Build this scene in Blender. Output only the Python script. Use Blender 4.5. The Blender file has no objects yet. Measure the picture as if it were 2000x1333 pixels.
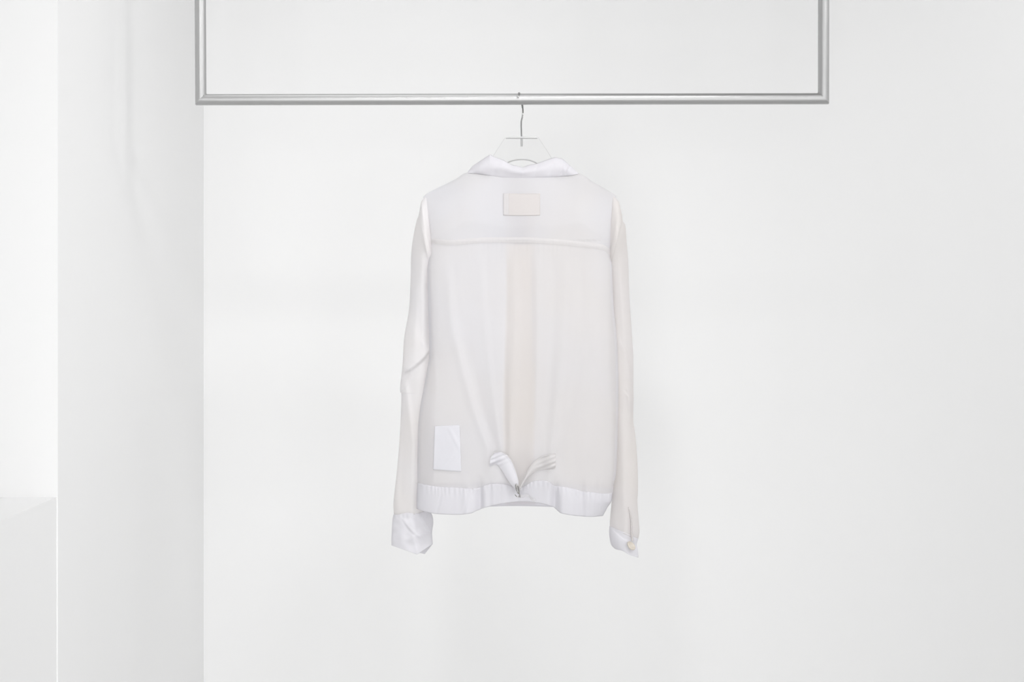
import bpy, bmesh, math, random
from mathutils import Vector, Matrix, noise

random.seed(4)
sc = bpy.context.scene
COL = sc.collection
PI = math.pi

# ------------------------------------------------------------------ camera frame
F = 50.0 / 36.0 * 2000.0           # focal length in pixels
HZ = 600.0                         # horizon row
CZ = 1.50                          # camera height
Y0 = F / 1000.0                    # plane of the rail and shirt: 1 px = 1 mm there


def P(px, py, Y=Y0):
    return Vector(((px - 1000.0) / F * Y, Y, CZ - (py - HZ) / F * Y))


cam = bpy.data.cameras.new('camera')
cam.lens = 50
cam.sensor_width = 36
cam.shift_y = -(666.5 - HZ) / 2000.0
cam.clip_start = 0.05
co = bpy.data.objects.new('camera', cam)
COL.objects.link(co)
co.location = (0, 0, CZ)
co.rotation_euler = (PI / 2, 0, 0)
sc.camera = co


# ------------------------------------------------------------------ helpers
def lerp(a, b, t):
    return a + (b - a) * t


def clamp(x, a=0.0, b=1.0):
    return max(a, min(b, x))


def sstep(a, b, x):
    t = clamp((x - a) / (b - a))
    return t * t * (3 - 2 * t)


def gauss(x, w):
    return math.exp(-(x / w) ** 2)


def interp(tab, x):
    """monotone-safe smooth interpolation of a sorted (x, y) table"""
    if x <= tab[0][0]:
        return tab[0][1]
    if x >= tab[-1][0]:
        return tab[-1][1]
    for i in range(len(tab) - 1):
        if tab[i][0] <= x <= tab[i + 1][0]:
            x0, y0 = tab[i]
            x1, y1 = tab[i + 1]
            h = x1 - x0
            d = (y1 - y0) / h

            def slope(k):
                if k <= 0 or k >= len(tab) - 1:
                    return d
                a = (tab[k][1] - tab[k - 1][1]) / (tab[k][0] - tab[k - 1][0])
                b = (tab[k + 1][1] - tab[k][1]) / (tab[k + 1][0] - tab[k][0])
                return 0.0 if a * b <= 0 else 2 * a * b / (a + b)
            m0, m1 = slope(i), slope(i + 1)
            t = (x - x0) / h
            return ((2 * t ** 3 - 3 * t * t + 1) * y0 + (t ** 3 - 2 * t * t + t) * h * m0
                    + (-2 * t ** 3 + 3 * t * t) * y1 + (t ** 3 - t * t) * h * m1)
    return tab[-1][1]


def path_at(pts, t):
    """smooth point on a list of 2-D / 3-D points, t in 0..1 by index"""
    n = len(pts) - 1
    s = clamp(t) * n
    i = min(int(s), n - 1)
    f = s - i
    p0, p1 = pts[max(i - 1, 0)], pts[i]
    p2, p3 = pts[i + 1], pts[min(i + 2, n)]
    out = []
    for a, b, c, d in zip(p0, p1, p2, p3):
        out.append(0.5 * ((2 * b) + (-a + c) * f + (2 * a - 5 * b + 4 * c - d) * f * f + (-a + 3 * b - 3 * c + d) * f ** 3))
    return out


def link_mesh(name, bm, m, parent=None, smooth=True):
    bmesh.ops.recalc_face_normals(bm, faces=bm.faces)
    me = bpy.data.meshes.new(name)
    bm.to_mesh(me)
    bm.free()
    if smooth:
        me.polygons.foreach_set('use_smooth', [True] * len(me.polygons))
    me.materials.append(m)
    o = bpy.data.objects.new(name, me)
    COL.objects.link(o)
    if parent:
        o.parent = parent
        # a parent that is itself placed keeps its children where they were modelled
        o.matrix_parent_inverse = WORLD[parent.name].inverted() if parent.name in WORLD else Matrix()
    return o


WORLD = {}


def thing(name, label, cat, loc):
    o = bpy.data.objects.new(name, None)
    o.empty_display_size = 0.05
    COL.objects.link(o)
    o.location = loc
    WORLD[o.name] = Matrix.Translation(loc)
    o['label'] = label
    o['category'] = cat
    return o


def grid(bm, fn, nu, nv, closed_u=False):
    rows = []
    for j in range(nv + 1):
        cols = nu if closed_u else nu + 1
        rows.append([bm.verts.new(fn(i / nu, j / nv)) for i in range(cols)])
    for j in range(nv):
        for i in range(nu):
            i2 = (i + 1) % nu if closed_u else i + 1
            bm.faces.new((rows[j][i], rows[j][i2], rows[j + 1][i2], rows[j + 1][i]))
    return rows


def tube(bm, pts, r, seg=14, cap=True):
    pts = [Vector(p) for p in pts]
    n = len(pts)
    rings = []
    up = None
    for i, p in enumerate(pts):
        t = (pts[min(i + 1, n - 1)] - pts[max(i - 1, 0)]).normalized()
        if up is None:
            up = t.orthogonal().normalized()
        else:
            up = (up - t * up.dot(t)).normalized()
        b = t.cross(up)
        rr = r(i / (n - 1)) if callable(r) else r
        rings.append([bm.verts.new(p + (up * math.cos(a) + b * math.sin(a)) * rr)
                      for a in (2 * PI * k / seg for k in range(seg))])
    for i in range(n - 1):
        for k in range(seg):
            k2 = (k + 1) % seg
            bm.faces.new((rings[i][k], rings[i][k2], rings[i + 1][k2], rings[i + 1][k]))
    if cap:
        for f in (bm.faces.new(rings[0][::-1]), bm.faces.new(rings[-1])):
            for e in f.edges:
                e.smooth = False


def box(bm, lo, hi):
    vs = [bm.verts.new((x, y, z)) for x in (lo[0], hi[0]) for y in (lo[1], hi[1]) for z in (lo[2], hi[2])]
    for f in ((0, 1, 3, 2), (4, 6, 7, 5), (0, 4, 5, 1), (2, 3, 7, 6), (0, 2, 6, 4), (1, 5, 7, 3)):
        bm.faces.new([vs[i] for i in f])


def bevel_all(bm, w, seg=2):
    bmesh.ops.bevel(bm, geom=list(bm.edges), offset=w, segments=seg, affect='EDGES', profile=0.5)


def solid(o, t, off=0.0):
    m = o.modifiers.new('thickness', 'SOLIDIFY')
    m.thickness = t
    m.offset = off
    return o


# ------------------------------------------------------------------ materials
def new_mat(name):
    m = bpy.data.materials.new(name)
    m.use_nodes = True
    nt = m.node_tree
    for n in list(nt.nodes):
        nt.nodes.remove(n)
    out = nt.nodes.new('ShaderNodeOutputMaterial')
    return m, nt, out


def plaster(name, col, bump=0.15, scale=60, var=0.006, rough=0.85):
    m, nt, out = new_mat(name)
    b = nt.nodes.new('ShaderNodeBsdfPrincipled')
    tc = nt.nodes.new('ShaderNodeTexCoord')
    n1 = nt.nodes.new('ShaderNodeTexNoise')
    n1.inputs['Scale'].default_value = 2.2
    n1.inputs['Detail'].default_value = 3
    ramp = nt.nodes.new('ShaderNodeMix')
    ramp.data_type = 'RGBA'
    ramp.inputs['A'].default_value = (*[c - var for c in col], 1)
    ramp.inputs['B'].default_value = (*[c + var for c in col], 1)
    n2 = nt.nodes.new('ShaderNodeTexNoise')
    n2.inputs['Scale'].default_value = scale
    n2.inputs['Detail'].default_value = 4
    bp = nt.nodes.new('ShaderNodeBump')
    bp.inputs['Strength'].default_value = bump
    bp.inputs['Distance'].default_value = 0.001
    L = nt.links.new
    L(tc.outputs['Object'], n1.inputs['Vector'])
    L(tc.outputs['Object'], n2.inputs['Vector'])
    L(n1.outputs['Fac'], ramp.inputs['Factor'])
    L(ramp.outputs['Result'], b.inputs['Base Color'])
    L(n2.outputs['Fac'], bp.inputs['Height'])
    L(bp.outputs['Normal'], b.inputs['Normal'])
    b.inputs['Roughness'].default_value = rough
    b.inputs['Specular IOR Level'].default_value = 0.2
    L(b.outputs['BSDF'], out.inputs['Surface'])
    return m


def cloth(name, col, clear, trans=0.35, rib=0.12, rib_scale=1400, tint2=None):
    """woven cloth: diffuse + light passing through the threads + the open gaps between them"""
    m, nt, out = new_mat(name)
    L = nt.links.new
    d = nt.nodes.new('ShaderNodeBsdfDiffuse')
    t = nt.nodes.new('ShaderNodeBsdfTranslucent')
    tr = nt.nodes.new('ShaderNodeBsdfTransparent')
    mx = nt.nodes.new('ShaderNodeMixShader')
    mx.inputs[0].default_value = trans
    tc = nt.nodes.new('ShaderNodeTexCoord')
    nz = nt.nodes.new('ShaderNodeTexNoise')
    nz.inputs['Scale'].default_value = 5.0
    nz.inputs['Detail'].default_value = 2
    mc = nt.nodes.new('ShaderNodeMix')
    mc.data_type = 'RGBA'
    c2 = tint2 or col
    mc.inputs['A'].default_value = (*col, 1)
    mc.inputs['B'].default_value = (*c2, 1)
    mapr = nt.nodes.new('ShaderNodeMapRange')
    mapr.inputs['From Min'].default_value = 0.38
    mapr.inputs['From Max'].default_value = 0.62
    L(tc.outputs['Object'], nz.inputs['Vector'])
    L(nz.outputs['Fac'], mapr.inputs['Value'])
    L(mapr.outputs['Result'], mc.inputs['Factor'])
    for s in (d, t):
        L(mc.outputs['Result'], s.inputs['Color'])
    wv = nt.nodes.new('ShaderNodeTexNoise')
    wv.inputs['Scale'].default_value = 260
    wv.inputs['Detail'].default_value = 2
    bp = nt.nodes.new('ShaderNodeBump')
    bp.inputs['Strength'].default_value = rib
    bp.inputs['Distance'].default_value = 0.0006
    L(tc.outputs['Object'], wv.inputs['Vector'])
    L(wv.outputs['Fac'], bp.inputs['Height'])
    L(bp.outputs['Normal'], d.inputs['Normal'])
    L(d.outputs['BSDF'], mx.inputs[1])
    L(t.outputs['BSDF'], mx.inputs[2])
    if clear > 0:
        m2 = nt.nodes.new('ShaderNodeMixShader')
        m2.inputs[0].default_value = clear
        L(mx.outputs[0], m2.inputs[1])
        L(tr.outputs['BSDF'], m2.inputs[2])
        L(m2.outputs[0], out.inputs['Surface'])
    else:
        L(mx.outputs[0], out.inputs['Surface'])
    return m


def metal(name, col, rough, scratches=0.0, aniso=0.0):
    m, nt, out = new_mat(name)
    L = nt.links.new
    b = nt.nodes.new('ShaderNodeBsdfPrincipled')
    b.inputs['Metallic'].default_value = 1.0
    b.inputs['Base Color'].default_value = (*col, 1)
    b.inputs['Roughness'].default_value = rough
    tc = nt.nodes.new('ShaderNodeTexCoord')
    nz = nt.nodes.new('ShaderNodeTexNoise')
    nz.inputs['Scale'].default_value = 900
    bp = nt.nodes.new('ShaderNodeBump')
    bp.inputs['Strength'].default_value = 0.08
    bp.inputs['Distance'].default_value = 0.0002
    L(tc.outputs['Object'], nz.inputs['Vector'])
    L(nz.outputs['Fac'], bp.inputs['Height'])
    L(bp.outputs['Normal'], b.inputs['Normal'])
    if scratches > 0:
        vo = nt.nodes.new('ShaderNodeTexNoise')
        vo.inputs['Scale'].default_value = 46
        vo.inputs['Detail'].default_value = 6
        vo.inputs['Distortion'].default_value = 2.5
        r = nt.nodes.new('ShaderNodeMapRange')
        r.inputs['From Min'].default_value = 0.70
        r.inputs['From Max'].default_value = 0.76
        mc = nt.nodes.new('ShaderNodeMix')
        mc.data_type = 'RGBA'
        mc.inputs['A'].default_value = (*col, 1)
        mc.inputs['B'].default_value = (*[c * (1 - scratches) for c in col], 1)
        L(tc.outputs['Object'], vo.inputs['Vector'])
        L(vo.outputs['Fac'], r.inputs['Value'])
        L(r.outputs['Result'], mc.inputs['Factor'])
        L(mc.outputs['Result'], b.inputs['Base Color'])
    L(b.outputs['BSDF'], out.inputs['Surface'])
    return m


def glassy(name, col=(1, 1, 1), rough=0.0, ior=1.49):
    m, nt, out = new_mat(name)
    b = nt.nodes.new('ShaderNodeBsdfPrincipled')
    b.inputs['Base Color'].default_value = (*col, 1)
    b.inputs['Roughness'].default_value = rough
    b.inputs['IOR'].default_value = ior
    b.inputs['Transmission Weight'].default_value = 1.0
    nt.links.new(b.outputs['BSDF'], out.inputs['Surface'])
    return m


def plastic(name, col, rough=0.3, trans=0.0):
    m, nt, out = new_mat(name)
    b = nt.nodes.new('ShaderNodeBsdfPrincipled')
    tc = nt.nodes.new('ShaderNodeTexCoord')
    nz = nt.nodes.new('ShaderNodeTexNoise')
    nz.inputs['Scale'].default_value = 180
    mc = nt.nodes.new('ShaderNodeMix')
    mc.data_type = 'RGBA'
    mc.inputs['A'].default_value = (*col, 1)
    mc.inputs['B'].default_value = (*[c * 0.93 for c in col], 1)
    nt.links.new(tc.outputs['Object'], nz.inputs['Vector'])
    nt.links.new(nz.outputs['Fac'], mc.inputs['Factor'])
    nt.links.new(mc.outputs['Result'], b.inputs['Base Color'])
    b.inputs['Roughness'].default_value = rough
    b.inputs['Transmission Weight'].default_value = trans
    nt.links.new(b.outputs['BSDF'], out.inputs['Surface'])
    return m


M_WALL = plaster('white_plaster', (0.925, 0.925, 0.925))
M_SIDE = plaster('white_plaster_side', (0.925, 0.925, 0.925))
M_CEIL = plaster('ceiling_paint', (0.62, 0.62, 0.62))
M_FLOOR = plaster('pale_concrete_floor', (0.80, 0.80, 0.795), bump=0.3, scale=25, var=0.03, rough=0.5)
M_SHEER = cloth('sheer_white_cloth', (0.865, 0.855, 0.88), 0.30, 0.30, tint2=(0.865, 0.845, 0.85))
M_YOKE = cloth('sheer_white_yoke_cloth', (0.84, 0.837, 0.875), 0.26, 0.32, tint2=(0.85, 0.835, 0.845))
M_SLEEVE = cloth('sheer_white_sleeve_cloth', (0.92, 0.905, 0.925), 0.28, 0.16, tint2=(0.93, 0.90, 0.89))
M_SLEEVE_W = cloth('sheer_right_sleeve_cloth', (0.87, 0.835, 0.815), 0.26, 0.28, tint2=(0.87, 0.84, 0.84))  # right sleeve: darker, warmer copy of the sleeve cloth
M_FRONT = cloth('sheer_white_front_cloth', (0.85, 0.83, 0.845), 0.35, 0.35)
M_FRONT_W = cloth('sheer_right_front_cloth', (0.815, 0.78, 0.765), 0.32, 0.35)  # right front panel: darker, warmer copy of the front cloth
M_CUFF = cloth('doubled_white_cuff_cloth', (0.905, 0.895, 0.93), 0.0, 0.22, rib=0.2)
M_BAND = cloth('doubled_white_cloth', (0.855, 0.845, 0.88), 0.0, 0.22, rib=0.2)
M_COLLAR = cloth('doubled_white_collar_cloth', (0.815, 0.80, 0.835), 0.0, 0.22, rib=0.2)
M_BAND_T = cloth('thin_doubled_white_cloth', (0.91, 0.90, 0.935), 0.1, 0.5)
M_SEAM = cloth('doubled_seam_cloth', (0.85, 0.83, 0.83), 0.22, 0.25, rib=0.25)
M_CREAM = cloth('cream_lining_cloth', (0.93, 0.86, 0.775), 0.2, 0.3)
M_FOLD = cloth('label_fold_cloth', (0.81, 0.785, 0.79), 0.1, 0.2)
M_LABEL = cloth('cream_label_cloth', (0.805, 0.77, 0.76), 0.12, 0.2, rib=0.25)
M_PATCH = cloth('white_label_cloth', (0.88, 0.875, 0.915), 0.0, 0.2, rib=0.25)
M_RAIL = metal('brushed_aluminium', (0.49, 0.49, 0.49), 0.42, scratches=0.25)
M_WELD = metal('weld_seam', (0.45, 0.45, 0.45), 0.5)
M_WIRE = metal('chromed_wire', (0.40, 0.40, 0.40), 0.15)
M_CLASP = metal('steel_clasp', (0.40, 0.39, 0.38), 0.15)
def sheet(name, tint):
    m, nt, out = new_mat(name)
    t = nt.nodes.new('ShaderNodeBsdfTransparent')
    t.inputs['Color'].default_value = (tint, tint, tint, 1)
    g = nt.nodes.new('ShaderNodeBsdfGlossy')
    g.inputs['Roughness'].default_value = 0.03
    fr_ = nt.nodes.new('ShaderNodeFresnel')
    fr_.inputs['IOR'].default_value = 1.49
    mx = nt.nodes.new('ShaderNodeMixShader')
    nt.links.new(fr_.outputs['Fac'], mx.inputs[0])
    nt.links.new(t.outputs[0], mx.inputs[1])
    nt.links.new(g.outputs[0], mx.inputs[2])
    nt.links.new(mx.outputs[0], out.inputs['Surface'])
    return m


M_ACRYLIC = sheet('clear_acrylic', 1.0)
M_ACRYLIC_EDGE = sheet('clear_acrylic_cut_edge', 0.88)
M_FROST = plastic('frosted_acrylic', (0.66, 0.66, 0.66), 0.5, 0.0)
M_SOCKET = plastic('pale_socket_plastic', (0.80, 0.80, 0.80), 0.5, 0.0)
M_BUTTON = plastic('shell_button', (0.72, 0.66, 0.575), 0.25)
M_FRAME = plastic('window_frame_paint', (0.8, 0.8, 0.8), 0.5)

# ------------------------------------------------------------------ the room
YW = 3.70                                    # back wall
YC = 2.512                                   # front face of the left return wall
X0 = (113 - 1000) / F * YC                   # its side face
XR, XL, YB, HC = 2.7, -2.6, -3.2, 2.9


def struct(name, m, boxes, bev=0.0):
    bm = bmesh.new()
    for lo, hi in boxes:
        box(bm, lo, hi)
    if bev:
        bevel_all(bm, bev, 2)
    o = link_mesh(name, bm, m, smooth=False)
    o['kind'] = 'structure'
    return o


T = 0.15
wx0, wx1, wz0, wz1 = -1.05, 2.45, 0.05, 1.95
struct('floor', M_FLOOR, [((XL - T, YB - T, -0.12), (XR + T, YW + T, 0))])
struct('ceiling', M_CEIL, [((XL - T, YB - T, HC), (XR + T, YW + T, HC + 0.12))])
struct('wall_back', M_WALL, [((X0 - 0.02, YW, 0), (XR + T, YW + T, HC))])
struct('wall_return', M_SIDE, [((XL, YC, 0), (X0, YW + T, HC))])
ry0, ry1 = -0.85, 0.95
struct('wall_right', M_WALL, [((XR, YB, 0), (XR + T, ry0, HC)), ((XR, ry1, 0), (XR + T, YW, HC)),
                              ((XR, ry0, 0), (XR + T, ry1, wz0)), ((XR, ry0, wz1), (XR + T, ry1, HC))])
struct('wall_left', M_WALL, [((XL - T, YB, 0), (XL, YW + T, HC))])
# low wall with a flat top that runs towards the camera in front of the return wall
zl = CZ - (972.5 - HZ) / F * YC
struct('wall_low', M_SIDE, [((XL, 0.15, 0), (X0 - 0.0022, YC, zl))])
# rear wall with the big window that lights the room
struct('wall_rear', M_WALL, [((XL - T, YB - T, 0), (wx0, YB, HC)), ((wx1, YB - T, 0), (XR + T, YB, HC)),
                             ((wx0, YB - T, 0), (wx1, YB, wz0)), ((wx0, YB - T, wz1), (wx1, YB, HC))])
fr = 0.04
struct('window_1', M_FRAME, [((wx0, YB - 0.1, wz0), (wx0 + fr, YB - 0.04, wz1)), ((wx1 - fr, YB - 0.1, wz0), (wx1, YB - 0.04, wz1)),
                             ((wx0, YB - 0.1, wz0), (wx1, YB - 0.04, wz0 + fr)), ((wx0, YB - 0.1, wz1 - fr), (wx1, YB - 0.04, wz1)),
                             (((wx0 + wx1) / 2 - .02, YB - 0.1, wz0), ((wx0 + wx1) / 2 + .02, YB - 0.04, wz1))])

struct('added_window', M_FRAME, [((XR + 0.04, ry0, wz0), (XR + 0.1, ry0 + fr, wz1)), ((XR + 0.04, ry1 - fr, wz0), (XR + 0.1, ry1, wz1)),
                             ((XR + 0.04, ry0, wz0), (XR + 0.1, ry1, wz0 + fr)), ((XR + 0.04, ry0, wz1 - fr), (XR + 0.1, ry1, wz1))])  # unseen window added to brighten the side face of the return wall

# ------------------------------------------------------------------ the hanging rail
R_BAR = 0.0108
pl_top, pl_bot = P(391.2, 0), P(392.4, 195)
pr_top, pr_bot = P(1608.6, 0), P(1608.4, 193)
rail = thing('hanging_rail', 'brushed aluminium clothes rail of two uprights and a crossbar, hung from the ceiling',
             'clothes rail', pl_bot)


def mitred(name, a, b, na, nb, m=M_RAIL, seg=48):
    """round bar from a to b, its ends cut on planes of normal na / nb"""
    bm = bmesh.new()
    d = (b - a).normalized()
    u = Vector((0, 1, 0))
    w = d.cross(u).normalized()
    u = w.cross(d)
    n = 24
    ends = []
    for k in range(seg):
        off = (u * math.cos(2 * PI * k / seg) + w * math.sin(2 * PI * k / seg)) * R_BAR
        # the welded tips are ground slightly round
        ka = min(off.dot(na) / d.dot(na), R_BAR * 0.86) if na.z ** 2 < 0.9 else 0.0
        kb = max(off.dot(nb) / d.dot(nb), -R_BAR * 0.86) if nb.z ** 2 < 0.9 else 0.0
        ends.append((a + off - d * ka, b + off - d * kb))
    rows = [[bm.verts.new(lerp(e[0], e[1], j / n)) for e in ends] for j in range(n + 1)]
    for j in range(n):
        for k in range(seg):
            k2 = (k + 1) % seg
            bm.faces.new((rows[j][k], rows[j][k2], rows[j + 1][k2], rows[j + 1][k]))
    for f in (bm.faces.new(rows[0][::-1]), bm.faces.new(rows[-1])):
        for e in f.edges:
            e.smooth = False
    o = link_mesh(name, bm, m, rail)
    return o


def up_to(a, b, z):
    return a + (b - a) * ((z - a.z) / (b.z - a.z))


tl, tr_ = up_to(pl_bot, pl_top, HC - 0.002), up_to(pr_bot, pr_top, HC - 0.002)
dl = (tl - pl_bot).normalized()
dr = (tr_ - pr_bot).normalized()
db = (pr_bot - pl_bot).normalized()
nl = (db - dl).normalized()
nr = (-db - dr).normalized()
mitred('upright', pl_bot, tl, nl, Vector((0, 0, 1)))
mitred('upright', pr_bot, tr_, nr, Vector((0, 0, 1)))
mitred('crossbar', pl_bot, pr_bot, nl, nr)
for c, s in ((pl_bot, 1), (pr_bot, -1)):
    bm = bmesh.new()
    pts = []
    for k in range(9):
        a = lerp(-0.9, 0.9, k / 8)
        q = R_BAR * math.cos(a)
        pts.append(c + Vector((s * q * 0.99, -R_BAR * math.sin(a) * 0.99 - 0.0002, q * 0.99)))
    tube(bm, pts, lambda t: 0.0009 + 0.0006 * math.sin(t * 23) ** 2, 8)
    link_mesh('weld_bead', bm, M_WELD, rail)['label'] = 'dark rough weld bead in the inner corner'
for top in (tl, tr_):
    bm = bmesh.new()
    for r0, z0, z1 in ((0.032, 0.0, 0.006), (0.018, -0.02, 0.0)):
        bmesh.ops.create_cone(bm, cap_ends=True, segments=40, radius1=r0, radius2=r0, depth=z1 - z0,
                              matrix=Matrix.Translation(top + Vector((0, 0, (z0 + z1) / 2 - 0.0045))))
    link_mesh('ceiling_flange', bm, M_RAIL, rail, smooth=False)

# ------------------------------------------------------------------ the clothes hanger
bar_c = lambda px: pl_bot + (pr_bot - pl_bot) * ((px - 392.4) / (1608.4 - 392.4))
hk = bar_c(1014.5)
RW, RT = 0.0165, 0.00145                      # wire loop and wire radius
hanger = thing('clothes_hanger', 'clear acrylic clothes hanger with chrome hook over the rail, inside the white shirt',
               'hanger', P(1018.5, 285))
cz = hk.z + R_BAR + RT - RW + 0.0002
pts = []
for k in range(26):                           # tip at the camera side, over the bar, down behind it
    a = lerp(math.radians(158), math.radians(-38), k / 25)
    x = P(lerp(1011.3, 1020.2, k / 25), 0).x
    pts.append(Vector((x, Y0 + RW * math.cos(a), cz + RW * math.sin(a))))
ctrl = [tuple(pts[-1]), tuple(P(1020.5, 206, Y0 + 0.0115)), tuple(P(1021.1, 213, Y0 + 0.007)), tuple(P(1021.3, 221, Y0 + 0.002)), tuple(P(1020.2, 229, Y0)),
        tuple(P(1018.3, 237, Y0)), tuple(P(1018.0, 246, Y0))]
for k in range(1, 31):
    pts.append(Vector(path_at(ctrl, k / 30)))
pts += [P(1018.3, 258), P(1018.6, 268), P(1018.8, 286)]
# the tip is a rounded end
bm = bmesh.new()
tube(bm, pts, lambda t: RT * (0.62 if t < 0.005 else 1.0), 16)
link_mesh('hook', bm, M_WIRE, hanger)['label'] = 'chromed wire hook'

outer = [(987, 268.5), (1051, 268.5), (1066, 291), (1078, 310), (1092, 324), (1110, 337), (1130, 345), (1161, 360), (1178, 370), (1191, 382)]
arch_r = [(1188, 393), (1160, 380), (1120, 362), (1085, 346), (1062, 330), (1048, 319), (1034, 313.5), (1019, 312)]
arch_l = [(2038 - x, y) for x, y in arch_r[::-1]][1:]
outer_l = [(843, 384), (862, 368), (888, 355), (914, 342.5), (930, 337), (945, 326), (960, 310), (972, 291)]
ol = outer + arch_r + arch_l + outer_l
bm = bmesh.new()
th = 0.0035
fv = [bm.verts.new(P(x, y, Y0) + Vector((0, -th, 0))) for x, y in ol]
bv = [bm.verts.new(P(x, y, Y0) + Vector((0, th, 0))) for x, y in ol]
bm.faces.new(fv)
bm.faces.new(bv[::-1])
for i in range(len(ol)):
    j = (i + 1) % len(ol)
    bm.faces.new((fv[i], bv[i], bv[j], fv[j])).material_index = 1
bmesh.ops.recalc_face_normals(bm, faces=bm.faces)
hb = link_mesh('hanger_body', bm, M_ACRYLIC, hanger, smooth=False)
hb['label'] = 'clear acrylic body'
hb.data.materials.append(M_ACRYLIC_EDGE)
bm = bmesh.new()
tube(bm, [P(*path_at(arch_r + arch_l, k / 80), Y0) for k in range(81)], 0.0013, 8)
link_mesh('arch_rim', bm, M_SOCKET, hanger)['label'] = 'grey polished rim of the cut-out arch'
bm = bmesh.new()
a, b = P(988, 269), P(1050, 269)
box(bm, (a.x, Y0 - 0.0042, a.z - 0.0018), (b.x, Y0 + 0.0042, a.z + 0.0018))
bevel_all(bm, 0.0008, 2)
link_mesh('top_bar', bm, M_FROST, hanger)['label'] = 'frosted grey top bar'
bm = bmesh.new()
tube(bm, [P(1018.7, 271), P(1018.8, 278), P(1018.9, 286)], 0.0021, 16)
link_mesh('hook_socket', bm, M_SOCKET, hanger)

# ------------------------------------------------------------------ the shirt
shirt = thing('shirt', 'sheer white long-sleeved shirt seen from the back, hanging on the clear hanger below the rail',
              'shirt', P(1012, 960))

LEFT = [(384, 827), (395, 825.5), (420, 830), (475, 838), (500, 836), (525, 834.5), (600, 836), (650, 837.5), (690, 838.5),
        (728, 833), (761, 827), (800, 820), (844, 816), (920, 815), (944, 815.5), (970, 814.5), (1010, 814)]
RIGHT = [(383, 1203), (416, 1203), (463, 1201), (509, 1196), (560, 1197), (600, 1199), (650, 1204), (700, 1207), (760, 1208),
         (865, 1206), (928, 1203), (945, 1199), (963, 1196), (979, 1194), (990, 1187), (1010, 1176)]
TOP = [(827, 384), (831, 380), (836, 376.5), (850, 369.5), (870, 360), (888, 351), (914, 337), (932, 338), (965, 344), (987, 347),
       (1020, 347.5), (1053, 347), (1086, 345), (1112, 342), (1128, 339), (1161, 357), (1180, 368), (1195, 377), (1203, 383)]
SEAM = [(836, 470), (858, 472.5), (882, 474), (920, 471), (954, 469), (1020, 469), (1086, 472.5), (1130, 477), (1160, 480.5),
        (1176, 483), (1187, 489), (1197, 500)]
HEMTOP = [(814, 943), (830, 947), (855, 951), (893, 953), (913, 954.5), (928, 955), (944, 950), (959, 946), (975, 945), (995, 949),
          (1010, 956), (1022, 951), (1044, 940), (1060, 939), (1073, 942.5), (1082, 949), (1095, 951), (1116, 954), (1137, 960),
          (1156, 962), (1180, 964.5), (1198, 964)]
HEMBOT = [(814, 994), (829, 1000), (855, 1004.5), (893, 1006), (919, 1003.5), (931, 998), (948, 992), (970, 986.5), (998, 982),
          (1020, 980), (1050, 983), (1072, 988), (1081, 991), (1087, 996), (1096, 1003), (1124, 1008), (1156, 1010), (1177, 1008)]

# drape folds: (px, py) centre line, width in px, height in mm (+ towards the camera)
FOLDS = [
    ([(480, 872), (560, 876), (640, 884), (720, 903), (800, 925), (880, 955)], 9, 2.2),
    ([(480, 882), (560, 892), (640, 903), (720, 921), (800, 942), (885, 966)], 12, -1.8),
    ([(480, 938), (600, 944), (680, 951), (760, 961), (830, 972), (890, 984)], 8, 2.0),
    ([(480, 990), (640, 988), (720, 986), (800, 985), (895, 986)], 7, -3.2),
    ([(480, 1003), (640, 1006), (800, 1000), (895, 996)], 9, 1.8),
    ([(480, 1047), (640, 1052), (760, 1046), (890, 1038)], 10, 1.6),
    ([(480, 1080), (600, 1082), (720, 1076), (800, 1071), (890, 1063)], 10, -2.0),
    ([(480, 1104), (600, 1102), (720, 1094), (800, 1086), (890, 1076)], 9, 1.6),
    ([(480, 1136), (640, 1136), (760, 1122), (830, 1105), (890, 1086)], 12, -1.4),
    ([(480, 1160), (640, 1158), (760, 1146), (900, 1140)], 14, 1.2),
    ([(480, 910), (640, 918), (760, 936), (880, 966)], 10, -1.0),
    ([(480, 850), (640, 852), (800, 842), (940, 846)], 10, 1.2),
]


def folds(px, py):
    s = 0.0
    if py > 470:
        k = sstep(470, 560, py) * (1 - 0.8 * sstep(885, 930, py))
        grow = lerp(0.7, 1.5, sstep(560, 860, py))
        for tab, w, h in FOLDS:
            s += h * gauss(px - interp(tab, py), w) * k * grow
        # fine gathers below the yoke seam
        s += 0.45 * noise.noise(Vector((px * 0.16, py * 0.006, 2.9))) * gauss(px - 1015, 90) * gauss(py - 480, 30)
    else:
        # soft vertical ripples of the yoke
        k = sstep(385, 430, py)
        s += k * (0.8 * gauss(px - 1140, 22) - 0.6 * gauss(px - 900, 30) + 0.5 * math.sin(px * 0.045))
    s += 1.2 * noise.noise(Vector((px * 0.012, py * 0.004, 1.7)))
    s += 0.35 * noise.noise(Vector((px * 0.05, py * 0.02, 5.1)))
    return s * 0.001


def bulge_at(px, py):
    L_, R_ = interp(LEFT, py), interp(RIGHT, py)
    u = clamp((px - L_) / (R_ - L_))
    e = abs(2 * u - 1)
    prof = (1 - e ** 4.5) ** 0.55
    return prof


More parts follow.
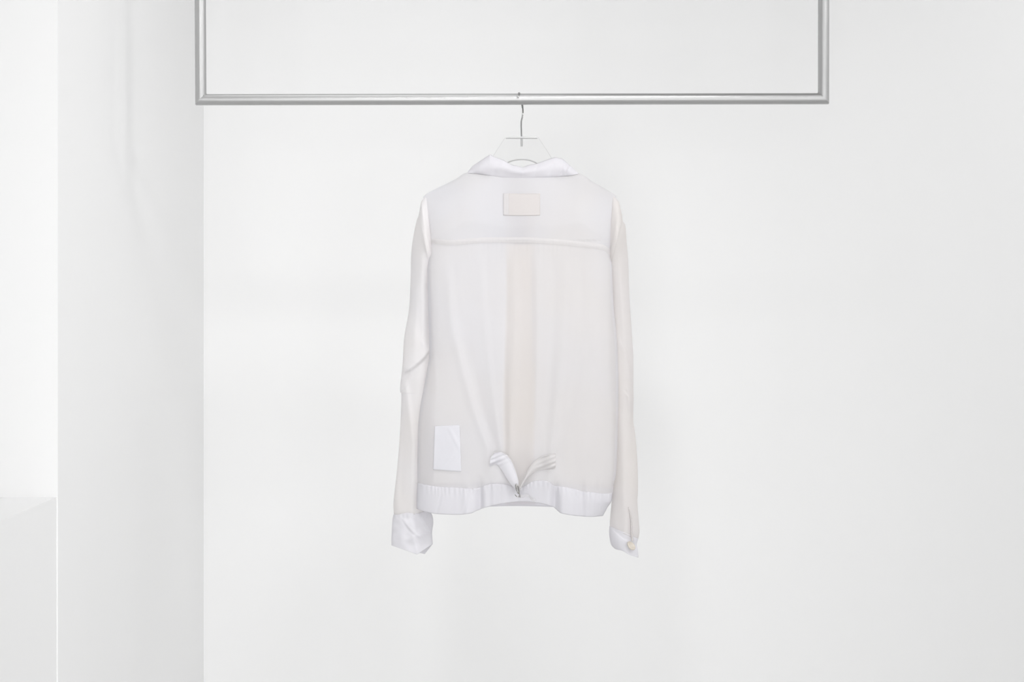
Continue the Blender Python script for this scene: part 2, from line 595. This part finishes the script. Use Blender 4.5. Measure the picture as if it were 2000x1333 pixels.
def backY(px, py):
    """distance of the shirt back from the camera"""
    t = interp(TOP, px)
    g = math.sqrt(clamp((py - t) / 95.0 + 0.0))
    neck = gauss(px - 1021, 80) * 0.55
    g = math.sqrt(neck ** 2 + (1 - neck ** 2) * g * g)
    d = lerp(0.040, 0.050, sstep(480, 700, py))
    d = lerp(d, 0.046, sstep(860, 980, py))
    y = Y0 - d * bulge_at(px, py) * g
    # the cinched waist: a pocket between the two tabs, gathers below it
    v = gauss(px - 1012, lerp(44, 16, sstep(885, 955, py))) * sstep(868, 945, py) * (1 - sstep(952, 985, py))
    y += 0.007 * v
    e = sstep(885, 905, py) * (1 - sstep(925, 1005, py))
    y -= 0.005 * e * (gauss(px - 968, 15) + gauss(px - 1074, 15))
    # hem waves
    hw = sstep(925, 975, py)
    y += hw * (0.010 * gauss(px - 935, 11) - 0.004 * gauss(px - 912, 13) + 0.012 * gauss(px - 1083, 8)
               - 0.004 * gauss(px - 1104, 14) + 0.008 * gauss(px - 1015, 40) + 0.003 * gauss(px - 1140, 7) - 0.003 * gauss(px - 1150, 7)
               + 0.002 * math.sin(px * 0.33) * gauss(px - 950, 40) + 0.0015 * math.sin(px * 0.4) * gauss(px - 1160, 40))
    return y - folds(px, py)


def back_pt(u, py, lift=0.0):
    L_, R_ = interp(LEFT, py), interp(RIGHT, py)
    px = lerp(L_, R_, u)
    return P(px, py, backY(px, py) - lift)


def surf(px, py, lift):
    return P(px, py, backY(px, py) - lift)


def colx(u):
    return lerp(827.0, 1203.0, u)


def top_of(u):
    return interp(TOP, colx(u))


def row_curve(tab, u):
    """row of the point where the column u meets the curve (x, y)"""
    y = tab[len(tab) // 2][1]
    for _ in range(6):
        px = lerp(interp(LEFT, y), interp(RIGHT, y), u)
        y = interp(tab, px)
    return y


NU = 190
# yoke
bm = bmesh.new()
grid(bm, lambda u, v: back_pt(u, lerp(top_of(u), row_curve(SEAM, u) + 3, v), 0.0006), NU, 60)
link_mesh('yoke', bm, M_YOKE, shirt)
# back panel
bm = bmesh.new()
grid(bm, lambda u, v: back_pt(u, lerp(row_curve(SEAM, u), row_curve(HEMTOP, u) + 4, v)), NU, 200)
link_mesh('back_panel', bm, M_SHEER, shirt)
# doubled seam of the yoke
bm = bmesh.new()


def seam_pt(u, v):
    y = row_curve(SEAM, u) + lerp(-5.0, 5.0, v)
    p = back_pt(u, y, 0.0014 + 0.0007 * math.sin(PI * v) + 0.0005 * noise.noise(Vector((u * 160, 0.5, 0))) * math.sin(PI * v))
    return p


grid(bm, seam_pt, NU, 6)
link_mesh('yoke_seam', bm, M_SEAM, shirt)['label'] = 'doubled seam between the yoke and the back'


# front half (away from the camera), two panels and the placket
def frontY(px, py):
    t = interp(TOP, px)
    neck_drop = 7 * clamp(1 - ((px - 1021) / 107.0) ** 2)
    g = math.sqrt(clamp((py - t - neck_drop * 0.3) / 95.0))
    d = lerp(0.034, 0.046, sstep(450, 700, py))
    y = Y0 + d * bulge_at(px, py) * g
    return y + 0.0015 * noise.noise(Vector((px * 0.02, py * 0.006, 9.2))) + 0.0015 * math.sin(px * 0.05 + py * 0.004) * sstep(430, 600, py)


def front_top(px):
    return interp(TOP, px) + 3 * clamp(1 - ((px - 1021) / 107.0) ** 2)


HEMTOP_F = [(814, 945), (900, 944), (1010, 942), (1120, 944), (1198, 950)]
HEMBOT_F = [(814, 992), (900, 990), (960, 990), (1012, 989), (1060, 989.5), (1100, 991), (1150, 993), (1190, 985)]
for ua, ub in ((0.0, 0.535), (0.455, 1.0)):
    bm = bmesh.new()

    def fp(u, v, ua=ua, ub=ub):
        uu = lerp(ua, ub, u)
        px0 = colx(uu)
        y = lerp(front_top(px0), interp(HEMTOP_F, px0) + 3, v)
        px = lerp(interp(LEFT, y), interp(RIGHT, y), uu)
        return P(px, y, frontY(px, y) + (0.002 if ua == 0.0 else 0.0))
    grid(bm, fp, 90, 120)
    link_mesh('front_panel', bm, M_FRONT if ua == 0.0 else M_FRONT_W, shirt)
bm = bmesh.new()


def placket(u, v):
    y = lerp(374, 986, v)
    px = lerp(990, 1046, u) + 2.0 * math.sin(y * 0.012)
    return P(px, y, frontY(px, y) + 0.0045)


grid(bm, placket, 12, 120)
link_mesh('placket', bm, M_CREAM, shirt)['label'] = 'cream front placket showing through the sheer back'

# the inner pleat behind the cinched tabs, cream cloth seen through the back
bm = bmesh.new()


def pleat(u, v):
    y = lerp(478, 953, v)
    half = lerp(24, 30, sstep(560, 800, y)) * (1 - 0.82 * sstep(885, 955, y))
    px = 1013 + half * (2 * u - 1)
    return P(px, y, backY(px, y) + 0.0022 + 0.0025 * math.sin(PI * u))


grid(bm, pleat, 16, 80)
link_mesh('center_pleat', bm, M_CREAM, shirt)['label'] = 'cream inner pleat behind the cinched tabs'

# hem bands
bm = bmesh.new()


def hem_b(u, v):
    yt, yb = row_curve(HEMTOP, u), row_curve(HEMBOT, u)
    y = lerp(yt, yb, v)
    px = lerp(interp(LEFT, y), interp(RIGHT, y), u)
    k = math.sin(PI * clamp(v * 1.0)) ** 0.5
    puck = 0.0008 * math.sin(px * 0.8 + 2 * math.sin(px * 0.11)) * gauss(v - 0.08, 0.2)
    crease = 0.0012 * gauss((px - 860) + (y - 975) * 0.25, 3) + 0.0015 * gauss((px - 915) + (y - 975) * 0.35, 4)
    return P(px, y, backY(px, y) - 0.0012 - 0.0012 * k - puck + crease)


grid(bm, hem_b, 260, 26)
solid(link_mesh('hem_band', bm, M_BAND, shirt), 0.0009)['label'] = 'doubled opaque hem band across the back'
bm = bmesh.new()


def hem_f(u, v):
    px0 = colx(u)
    y = lerp(interp(HEMTOP_F, px0), interp(HEMBOT_F, px0), v)
    px = lerp(interp(LEFT, y), interp(RIGHT, y), u)
    return P(px, y, frontY(px, y) + 0.004)


grid(bm, hem_f, 100, 10)
solid(link_mesh('hem_band', bm, M_BAND_T, shirt), 0.0009)['label'] = 'doubled hem band of the front, seen below the raised back hem'

# side seams
for tab, s in ((LEFT, 1), (RIGHT, -1)):
    bm = bmesh.new()
    lo = 500 if s > 0 else 512

    def side(u, v, tab=tab, s=s, lo=lo):
        y = lerp(lo, 940, v)
        px = interp(tab, y) + s * lerp(0.2, 5.0, u)
        return P(px, y, backY(px, y) - 0.0008)
    grid(bm, side, 3, 90)
    link_mesh('side_seam', bm, M_YOKE, shirt)


# sleeves: rings between an outer and an inner outline
def sleeve_rings(O, I, depth, shift, disp, nseg=84, nr=330, dip=None):
    def fn(a, t):
        o, i = path_at(O, t), path_at(I, t)
        cx, cy = (o[0] + i[0]) / 2, (o[1] + i[1]) / 2
        ax, ay = (o[0] - i[0]) / 2, (o[1] - i[1]) / 2
        th_ = 2 * PI * a
        c, s = math.cos(th_), math.sin(th_)         # c=+1 outer edge, s>0 towards the camera
        px, py = cx + ax * c, cy + ay * c
        if dip:
            py += dip(c, s, t)
        dep = depth(t) * s * (1 - 0.12 * c * c) + disp(px, py, c, s)
        Y = Y0 + shift(t) - dep
        return P(px, py, Y)
    return fn, nseg, nr


LO = [(833, 381), (824, 392), (821, 403), (817.6, 421), (813, 434), (806.6, 467), (803, 500), (802, 547), (798.5, 606), (789.5, 660),
      (786, 716), (782, 750), (781.7, 766), (784, 775), (781, 849), (776, 913), (769, 977), (769, 1000), (770, 1008)]
LI = [(846, 505), (845, 506), (843, 509), (839, 516), (840, 528), (842, 548), (843, 570), (845, 604), (846, 640), (848, 690),
      (850, 728), (851, 756), (851, 770), (851, 780), (849, 850), (847, 915), (844, 968), (841, 994), (840, 1004)]
RO = [(1197, 381), (1208, 394), (1212, 408), (1215, 421), (1216.5, 432), (1221.5, 442), (1223.5, 467), (1227, 511), (1229, 573),
      (1234, 650), (1237, 700), (1237, 752), (1237.5, 781), (1237, 823), (1241, 852), (1245, 904), (1246, 957), (1245, 983),
      (1248, 1022), (1249, 1040), (1246, 1056)]
RI = [(1187, 503), (1188, 505), (1190, 509), (1194, 514), (1193, 522), (1193, 533), (1192, 552), (1191, 580), (1191, 615),
      (1190, 668), (1191, 706), (1193, 752), (1194, 785), (1195, 823), (1195, 855), (1195, 905), (1195, 950), (1195, 975),
      (1192, 1008), (1191, 1022), (1191, 1031)]


def crease(px, py, a, b, soft, amp):
    """a fold edge along the line a-b: full on the upper side, falls off above it, nothing below"""
    dx, dy = b[0] - a[0], b[1] - a[1]
    ln = math.hypot(dx, dy)
    d = ((px - a[0]) * dy - (py - a[1]) * dx) / ln       # + on one side
    s = ((px - a[0]) * dx + (py - a[1]) * dy) / ln
    d += 0.07 * ln * math.sin(PI * clamp(s / ln)) + 1.2 * noise.noise(Vector((s * 0.09, a[0], 0)))
    w = sstep(-12, 6, s) * (1 - sstep(ln - 6, ln + 12, s))
    if d < -1.5:
        return 0.0
    return amp * w * math.exp(-max(d, 0) / soft) * sstep(-1.5, 1.5, d)


def ldisp(px, py, c, s):
    f = sstep(-0.1, 0.4, s)
    d = crease(px, py, (794, 727), (842, 682), 20, 0.011)
    d += crease(px, py, (782, 768), (806, 722), 14, 0.004)
    d += 0.003 * gauss((px - 812) + (py - 640) * 0.08, 8) * sstep(500, 560, py) * (1 - sstep(660, 690, py))
    d += 0.003 * gauss((px - 826) - (py - 560) * 0.02, 6) * sstep(480, 540, py) * (1 - sstep(670, 690, py))
    d += 0.004 * gauss((px - 797) - (py - 790) * 0.14, 6) * sstep(730, 770, py) * (1 - sstep(850, 900, py))
    d -= 0.003 * gauss((px - 787) + (py - 850) * 0.03, 7) * sstep(780, 840, py) * (1 - sstep(960, 1000, py))
    d += 0.003 * gauss((px - 808) + (py - 900) * 0.02, 8) * sstep(830, 900, py)
    d += 0.002 * noise.noise(Vector((px * 0.05, py * 0.018, 2.2))) * sstep(430, 520, py)
    return d * f


def rdisp(px, py, c, s):
    f = sstep(-0.1, 0.4, s)
    d = 0.003 * gauss((px - 1213) - (py - 540) * 0.06, 6) * sstep(440, 480, py) * (1 - sstep(600, 700, py))
    d += crease(px, py, (1237, 790), (1222, 768), 10, 0.004)
    d += crease(px, py, (1231, 742), (1212, 668), 12, 0.003)
    d += 0.004 * gauss((px - 1229) - (py - 780) * 0.1, 4) * sstep(752, 765, py) * (1 - sstep(800, 830, py))
    d -= 0.003 * gauss((px - 1236) - (py - 850) * 0.06, 4) * sstep(810, 830, py) * (1 - sstep(860, 890, py))
    d += 0.003 * gauss((px - 1218) - (py - 900) * 0.03, 9) * sstep(800, 880, py)
    d += 0.0018 * noise.noise(Vector((px * 0.06, py * 0.016, 7.2))) * sstep(430, 520, py)
    return d * f


def sh(t):
    return 0.034 * sstep(0.08, 0.42, t)


sl = []
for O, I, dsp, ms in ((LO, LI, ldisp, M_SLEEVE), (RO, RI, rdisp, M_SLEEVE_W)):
    fn, ns, nr_ = sleeve_rings(O, I, lambda t: lerp(0.010, 0.031, clamp(t / 0.16) ** 0.6) - 0.004 * sstep(0.2, 0.5, t), sh, dsp)
    bm = bmesh.new()
    grid(bm, fn, ns, nr_, closed_u=True)
    o = link_mesh('sleeve', bm, ms, shirt)
    sl.append(o)

# cuffs
CLO = [(769, 1005), (767, 1015), (766, 1030), (765, 1052), (765, 1066)]
CLI = [(840, 1001), (844, 1008), (846, 1021), (843.5, 1041), (845, 1063)]


def dip_l(c, s, t):
    k = sstep(0.15, 1.0, t)
    a = 1 - (c + 0.25) / 1.25 if c > -0.25 else 1 - (-0.25 - c) / 0.75
    b = 1 - (c + 0.62) / 1.62 if c > -0.62 else 1 - (-0.62 - c) / 0.38
    w = sstep(-0.15, 0.15, s)
    return k * 19.5 * lerp(b, a, w) - 1.2 * math.sin(c * 6) * (1 - k)


def cdisp_l(px, py, c, s):
    f = sstep(-0.2, 0.3, s)
    d = crease(px, py, (790, 1020), (822, 1052), 9, 0.004)
    d += crease(px, py, (838, 1040), (800, 1052), 9, 0.004)
    d += crease(px, py, (822, 1006), (846, 1046), 8, 0.004)
    d += 0.003 * gauss((px - 808) - (py - 1050) * 0.3, 5) * sstep(1035, 1060, py)
    d += 0.0025 * noise.noise(Vector((px * 0.07, py * 0.07, 3.3)))
    d += 0.0009 * math.sin(px * 0.75) * gauss(py - 1008, 5)
    return d * f


fn, ns, nr_ = sleeve_rings(CLO, CLI, lambda t: lerp(0.0285, 0.026, t), lambda t: 0.033, cdisp_l, 110, 44, dip_l)
bm = bmesh.new()
grid(bm, fn, ns, nr_, closed_u=True)
solid(link_mesh('cuff', bm, M_CUFF, sl[0]), 0.0009)['label'] = 'crumpled doubled cuff with an open pointed end'

CRO = [(1246.5, 1053), (1244, 1061), (1243.5, 1067), (1245.5, 1077), (1246.5, 1091)]
CRI = [(1191, 1028), (1190, 1040), (1192, 1056), (1195, 1065), (1201, 1071)]


def dip_r(c, s, t):
    return 1.2 * math.sin(c * 5) * t


def cdisp_r(px, py, c, s):
    f = sstep(-0.2, 0.3, s)
    d = crease(px, py, (1195, 1032), (1236, 1062), 8, -0.0022)
    d += 0.0015 * noise.noise(Vector((px * 0.07, py * 0.07, 13.3)))
    d += crease(px, py, (1228, 1000), (1240, 1062), 6, 0.003)
    return d * f


fn, ns, nr_ = sleeve_rings(CRO, CRI, lambda t: lerp(0.0285, 0.022, t), lambda t: 0.033, cdisp_r, 110, 40, dip_r)
bm = bmesh.new()
grid(bm, fn, ns, nr_, closed_u=True)
solid(link_mesh('cuff', bm, M_CUFF, sl[1]), 0.0009)['label'] = 'doubled slanting cuff with a button'

# cuff slit facing: a narrow doubled strip above the button
bm = bmesh.new()
slit = [(1227, 991), (1230.5, 1004), (1233, 1020), (1233.5, 1038), (1235, 1058)]


def slit_pt(u, v):
    x, y = path_at(slit, v)
    return P(x + lerp(-1.8, 1.8, u), y, Y0 + 0.0095 - 0.004 * math.sin(PI * u) - 0.0008 * math.sin(v * 60) - 0.002 * v)


grid(bm, slit_pt, 8, 40)
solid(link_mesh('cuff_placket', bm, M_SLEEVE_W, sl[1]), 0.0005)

# button
bm = bmesh.new()
prof = [(0.0, 0.0022), (0.0045, 0.0020), (0.0056, 0.0026), (0.0074, 0.0030), (0.0086, 0.0022), (0.0088, 0.0008), (0.0078, 0.0), (0.0, 0.0)]
SEG = 40
rows = []
for r, h in prof:
    rows.append([bm.verts.new((max(r, 1e-5) * math.cos(2 * PI * k / SEG), max(r, 1e-5) * math.sin(2 * PI * k / SEG), h)) for k in range(SEG)])
for j in range(len(rows) - 1):
    for k in range(SEG):
        bm.faces.new((rows[j][k], rows[j][(k + 1) % SEG], rows[j + 1][(k + 1) % SEG], rows[j + 1][k]))
bmesh.ops.remove_doubles(bm, verts=bm.verts, dist=1e-4)
bt = P(1232, 1067.5, Y0 + 0.0075)
rot = Matrix.Translation(bt) @ Matrix.Rotation(math.radians(43), 4, 'Y') @ Matrix.Rotation(math.radians(31), 4, 'X') @ Matrix.Scale(1.13, 4)
bm.transform(rot)
link_mesh('button', bm, M_BUTTON, sl[1])['label'] = 'pale shell button on the cuff'

# collar: the whole loop round the neck, back traced, front lower and behind
CT = [(914, 336), (923, 325), (957, 302.4), (967, 307.5), (982.6, 313), (991, 318), (1000, 322.5), (1011, 325), (1020, 328), (1031, 323.5),
      (1048.6, 320), (1064, 314), (1077, 309.7), (1084, 307.5), (1099, 311), (1109, 320.5), (1117, 327), (1129, 339)]
CB = [(914, 337.5), (932, 339.5), (950, 342.5), (965, 345), (987, 348), (1003, 348.6), (1020, 348.8), (1037, 348.6), (1053, 348), (1070, 347), (1086, 346),
      (1100, 344.5), (1112, 343.4), (1129, 340)]
bm = bmesh.new()


def top_poly(x):
    for i in range(len(CT) - 1):
        if CT[i][0] <= x <= CT[i + 1][0]:
            return lerp(CT[i][1], CT[i + 1][1], (x - CT[i][0]) / (CT[i + 1][0] - CT[i][0]))
    return CT[-1][1]


def collar_back(u, v):
    x = lerp(914, 1129, u)
    yb = interp(CB, x)
    yt = min(top_poly(x), yb - 0.3)
    y = lerp(yb, yt, v)
    base = backY(x, max(yb + 1, interp(TOP, x) + 1)) - 0.003
    base = lerp(base, Y0 - 0.004, 0.25)
    roll = 0.010 * math.sin(PI * min(v * 1.0, 1)) ** 0.8 * sstep(0, 0.12, u) * (1 - sstep(0.88, 1, u))
    wr = 0.0
    for cx, w, amp in ((1108, 2.2, 0.003), (1098, 2.5, 0.0025), (1074, 5, 0.002), (966, 5, 0.0015), (985, 6, 0.0012), (1046, 5, 0.0012)):
        wr += amp * gauss((x - cx) + (y - 335) * 0.45, w) * sstep(346, 336, y) * sstep(314, 324, y)
    wr += 0.0012 * noise.noise(Vector((x * 0.03, y * 0.08, 0.4)))
    dent = 0.005 * gauss(x - 1015, 55) * gauss(v - 0.25, 0.3)
    return P(x, y, base - roll + wr + dent + 0.008 * v)


grid(bm, collar_back, 200, 22)
solid(link_mesh('collar', bm, M_COLLAR, shirt), 0.0009)['label'] = 'doubled turned collar'
cb = [o for o in shirt.children if o.name == 'collar'][0]
# inner stand of the collar and the front points, on the far side of the neck
for s in (-1, 1):
    bm = bmesh.new()

    def wing(u, v, s=s):
        x = 1021.5 + s * lerp(107, 6, u)
        yb = interp(TOP, x) + 3 * u
        yt_edge = 337 if s < 0 else 339.5
        yt = lerp(yt_edge, 345, u ** 0.5) + 4 * u
        y = lerp(yb, min(yt, yb - 2), v)
        return P(x, y, Y0 + 0.004 + 0.040 * math.sqrt(clamp(1 - (1 - u) ** 2)) - 0.004 * v)
    grid(bm, wing, 40, 8)
    solid(link_mesh('collar_wing', bm, M_BAND, cb), 0.0008)

# brand label seen through the yoke (blank cloth), and the white patch low on the back
bm = bmesh.new()


def lab(u, v):
    px, py = lerp(983, 1055, u), lerp(378, 421, v) + 0.6 * math.sin(u * 3)
    return surf(px, py, 0.0012)


grid(bm, lab, 30, 20)
lb = link_mesh('neck_label', bm, M_LABEL, shirt)
solid(lb, 0.0004)['label'] = 'blank cream neck label showing at the nape'
bm = bmesh.new()
grid(bm, lambda u, v: surf(lerp(983, 994, u), lerp(378, 421, v), 0.0017 + 0.0003 * u), 6, 20)
solid(link_mesh('label_fold', bm, M_FOLD, lb), 0.0004)
bm = bmesh.new()


def patch(u, v):
    tl_, tr2, br, bl = (849, 833), (897.5, 831), (901, 922), (846, 918)
    x = lerp(lerp(tl_[0], tr2[0], u), lerp(bl[0], br[0], u), v)
    y = lerp(lerp(tl_[1], tr2[1], u), lerp(bl[1], br[1], u), v)
    w = 0.0010 * gauss((x - 884) - (y - 850) * 0.5, 4) * sstep(832, 845, y) * (1 - sstep(870, 890, y)) \
        + 0.0010 * gauss((x - 875) + (y - 900) * 0.7, 4) * sstep(880, 900, y)
    return surf(x, y, 0.0022 + w + 0.0006 * noise.noise(Vector((x * .06, y * .05, 3))))


grid(bm, patch, 30, 44)
solid(link_mesh('cloth_patch', bm, M_PATCH, shirt), 0.0005)['label'] = 'white rectangular cloth patch low on the left of the back'

# waist tabs pulled together by a metal clasp
tab_l = [(957, 903), (967, 896), (979, 898), (989, 910), (998, 928), (1005, 943), (1009, 954)]
tab_lw = [9, 12, 13.5, 13, 11, 8, 3.5]
tab_ln = [(-.15, 1), (.05, 1), (-.45, .9), (-.85, .5), (-.9, .45), (-.9, .4), (-.9, .4)]
tab_r = [(1085, 902), (1072, 903), (1058, 906), (1044, 913), (1032, 926), (1023, 940), (1015, 955)]
tab_rw = [14, 14, 12, 8.5, 4.6, 2.6, 2.2]
tab_rn = [(0, 1), (0, 1), (.1, 1), (.3, .95), (.6, .8), (.75, .65), (.8, .6)]
tabs = []
for cl, ws, ns_, ph, tm in ((tab_l, tab_lw, tab_ln, 0.0, M_BAND), (tab_r, tab_rw, tab_rn, 1.4, M_SEAM)):
    bm = bmesh.new()

    def strap(u, v, cl=cl, ws=ws, ns_=ns_, ph=ph):
        x, y = path_at(cl, v)
        w = path_at([(q,) for q in ws], v)[0]
        nx, ny = path_at(ns_, v)
        ln = math.hypot(nx, ny)
        k = (u - 0.5) * 2
        px, py = x + nx / ln * w * k, y + ny / ln * w * k
        lift = 0.004 + 0.008 * sstep(0.3, 0.8, v) + 0.004 * math.sin(PI * u)
        pl = 0.0016 * math.sin((px * 0.35 + py * 0.9) * 0.75 + ph) * (1 - sstep(0.25, 0.55, v))
        edge = 0.0016 * gauss(u - 0.04, 0.05)
        # follow the smooth level of the back between the tab and the clasp
        base = lerp(backY(x, y), backY(1012, 900) + 0.004, sstep(0.35, 0.9, v))
        return P(px, py, base - lift - pl - edge)
    grid(bm, strap, 22, 70)
    o = link_mesh('waist_tab', bm, tm, shirt)
    solid(o, 0.0008)
    o['label'] = 'pleated waist tab pulled down to the clasp'
    # rolled edge of the tab, a doubled turned hem
    bm = bmesh.new()
    pts = [strap(0.0, k / 40) + Vector((0, -0.0004, 0)) for k in range(41)]
    tube(bm, pts, lambda t: 0.0011 * (1 - 0.3 * t), 8)
    link_mesh('tab_edge', bm, M_SEAM, o)
    tabs.append(o)

yc = backY(1012, 900) - 0.012
bm = bmesh.new()
# a flattened wire loop hanging from the tabs
loop = []
for k in range(33):
    a = 2 * PI * k / 32
    u, w = math.cos(a) * 9.5, math.sin(a) * 2.6
    loop.append(P(1010.6 + u * 0.27 + w * 0.95, 955.5 + u * 0.96 - w * 0.26, yc - 0.002 + 0.001 * math.sin(a * 2)))
tube(bm, loop, 0.0009, 10, cap=False)
bmesh.ops.remove_doubles(bm, verts=bm.verts, dist=1e-6)
clasp = link_mesh('clasp', bm, M_CLASP, shirt)
clasp['label'] = 'small steel wire clasp joining the two waist tabs'
bm = bmesh.new()
tube(bm, [P(1008, 946, yc - .004), P(1010, 952, yc - .0042), P(1012.5, 960, yc - .004), P(1015, 967, yc - .003), P(1015.8, 972, yc - .001)],
     lambda t: 0.0012 * (1 - 0.4 * t), 10)
tube(bm, [P(1006, 967, yc), P(1008.5, 970, yc - .003), P(1012, 971.5, yc - .0035), P(1015.5, 970, yc - .003)], 0.0008, 10)
link_mesh('clasp_pin', bm, M_CLASP, clasp)
bm = bmesh.new()
tail = [(1013, 970), (1020, 970.5), (1027, 968.5), (1033, 970), (1038, 975.5), (1042, 977.5), (1045, 976)]


def tail_pt(u, v):
    x, y = path_at(tail, v)
    base = backY(x, y)
    return P(x + 1.0 * (u - .5), y + 4.5 * (u - .5), min(yc, base - 0.0045) + 0.002 * u)


grid(bm, tail_pt, 6, 40)
solid(link_mesh('strap_tail', bm, M_SHEER, shirt), 0.0008)['label'] = 'loose strap end beside the clasp'

# ------------------------------------------------------------------ light: daylight through the rear window, and added fill lights
w = bpy.data.worlds.new('world')
sc.world = w
w.use_nodes = True
bg = w.node_tree.nodes['Background']
bg.inputs[0].default_value = (0.95, 0.98, 1.0, 1)
bg.inputs[1].default_value = 0.02


def area(name, loc, rot, sx, sy, power, col=(1, 1, 1)):
    l = bpy.data.lights.new(name, 'AREA')
    l.shape = 'RECTANGLE'
    l.size, l.size_y = sx, sy
    l.energy = power
    l.color = col
    o = bpy.data.objects.new(name, l)
    COL.objects.link(o)
    o.location = loc
    o.rotation_euler = rot
    return o


def spot(name, loc, aim, size, spread, power):
    o = area(name, loc, (Vector(aim) - Vector(loc)).to_track_quat('-Z', 'Y').to_euler(), size, size, power)
    o.data.shape = 'DISK'
    o.data.spread = math.radians(spread)
    return o


K = 50.0
area('daylight_and_fill', (-0.4, YB - 0.02, 1.0), (PI / 2, 0, 0), 1.2, 1.8, K * 1.15)
area('daylight_and_fill', (1.85, YB - 0.02, 1.0), (PI / 2, 0, 0), 1.1, 1.8, K * 0.45)
area('daylight_and_fill', (XR + 0.02, 0.05, 1.0), (PI / 2, 0, PI / 2), 1.7, 1.8, K * 0.34)  # fill from the added right-hand window
# unseen fill lights added: two ceiling areas, and spots aimed at the left corner
for x, y, p in ((1.8, 2.6, 0.173), (-0.4, 2.6, 0.0645)):
    area('ceiling_fill', (x, y, HC - 0.02), (0, 0, 0), 0.9, 0.9, K * p)
CM, CL = (-0.78, 3.6, 1.3), (-0.75, 3.5, 0.3)
for x, y, aim, p in ((-0.3, 0.6, CL, 0.044), (0.4, 1.7, CL, 0.024), (1.5, 2.0, CM, 0.0159), (1.5, 0.6, CL, 0.032),
                     (0.4, 1.7, CM, 0.0074)):
    spot('corner_fill', (x, y, 2.8), aim, 0.3, 80, K * p)

sc.view_settings.view_transform = 'Standard'
sc.view_settings.look = 'None'
sc.view_settings.gamma = 1.0
sc.view_settings.exposure = 0.035
sc.view_settings.use_curve_mapping = False
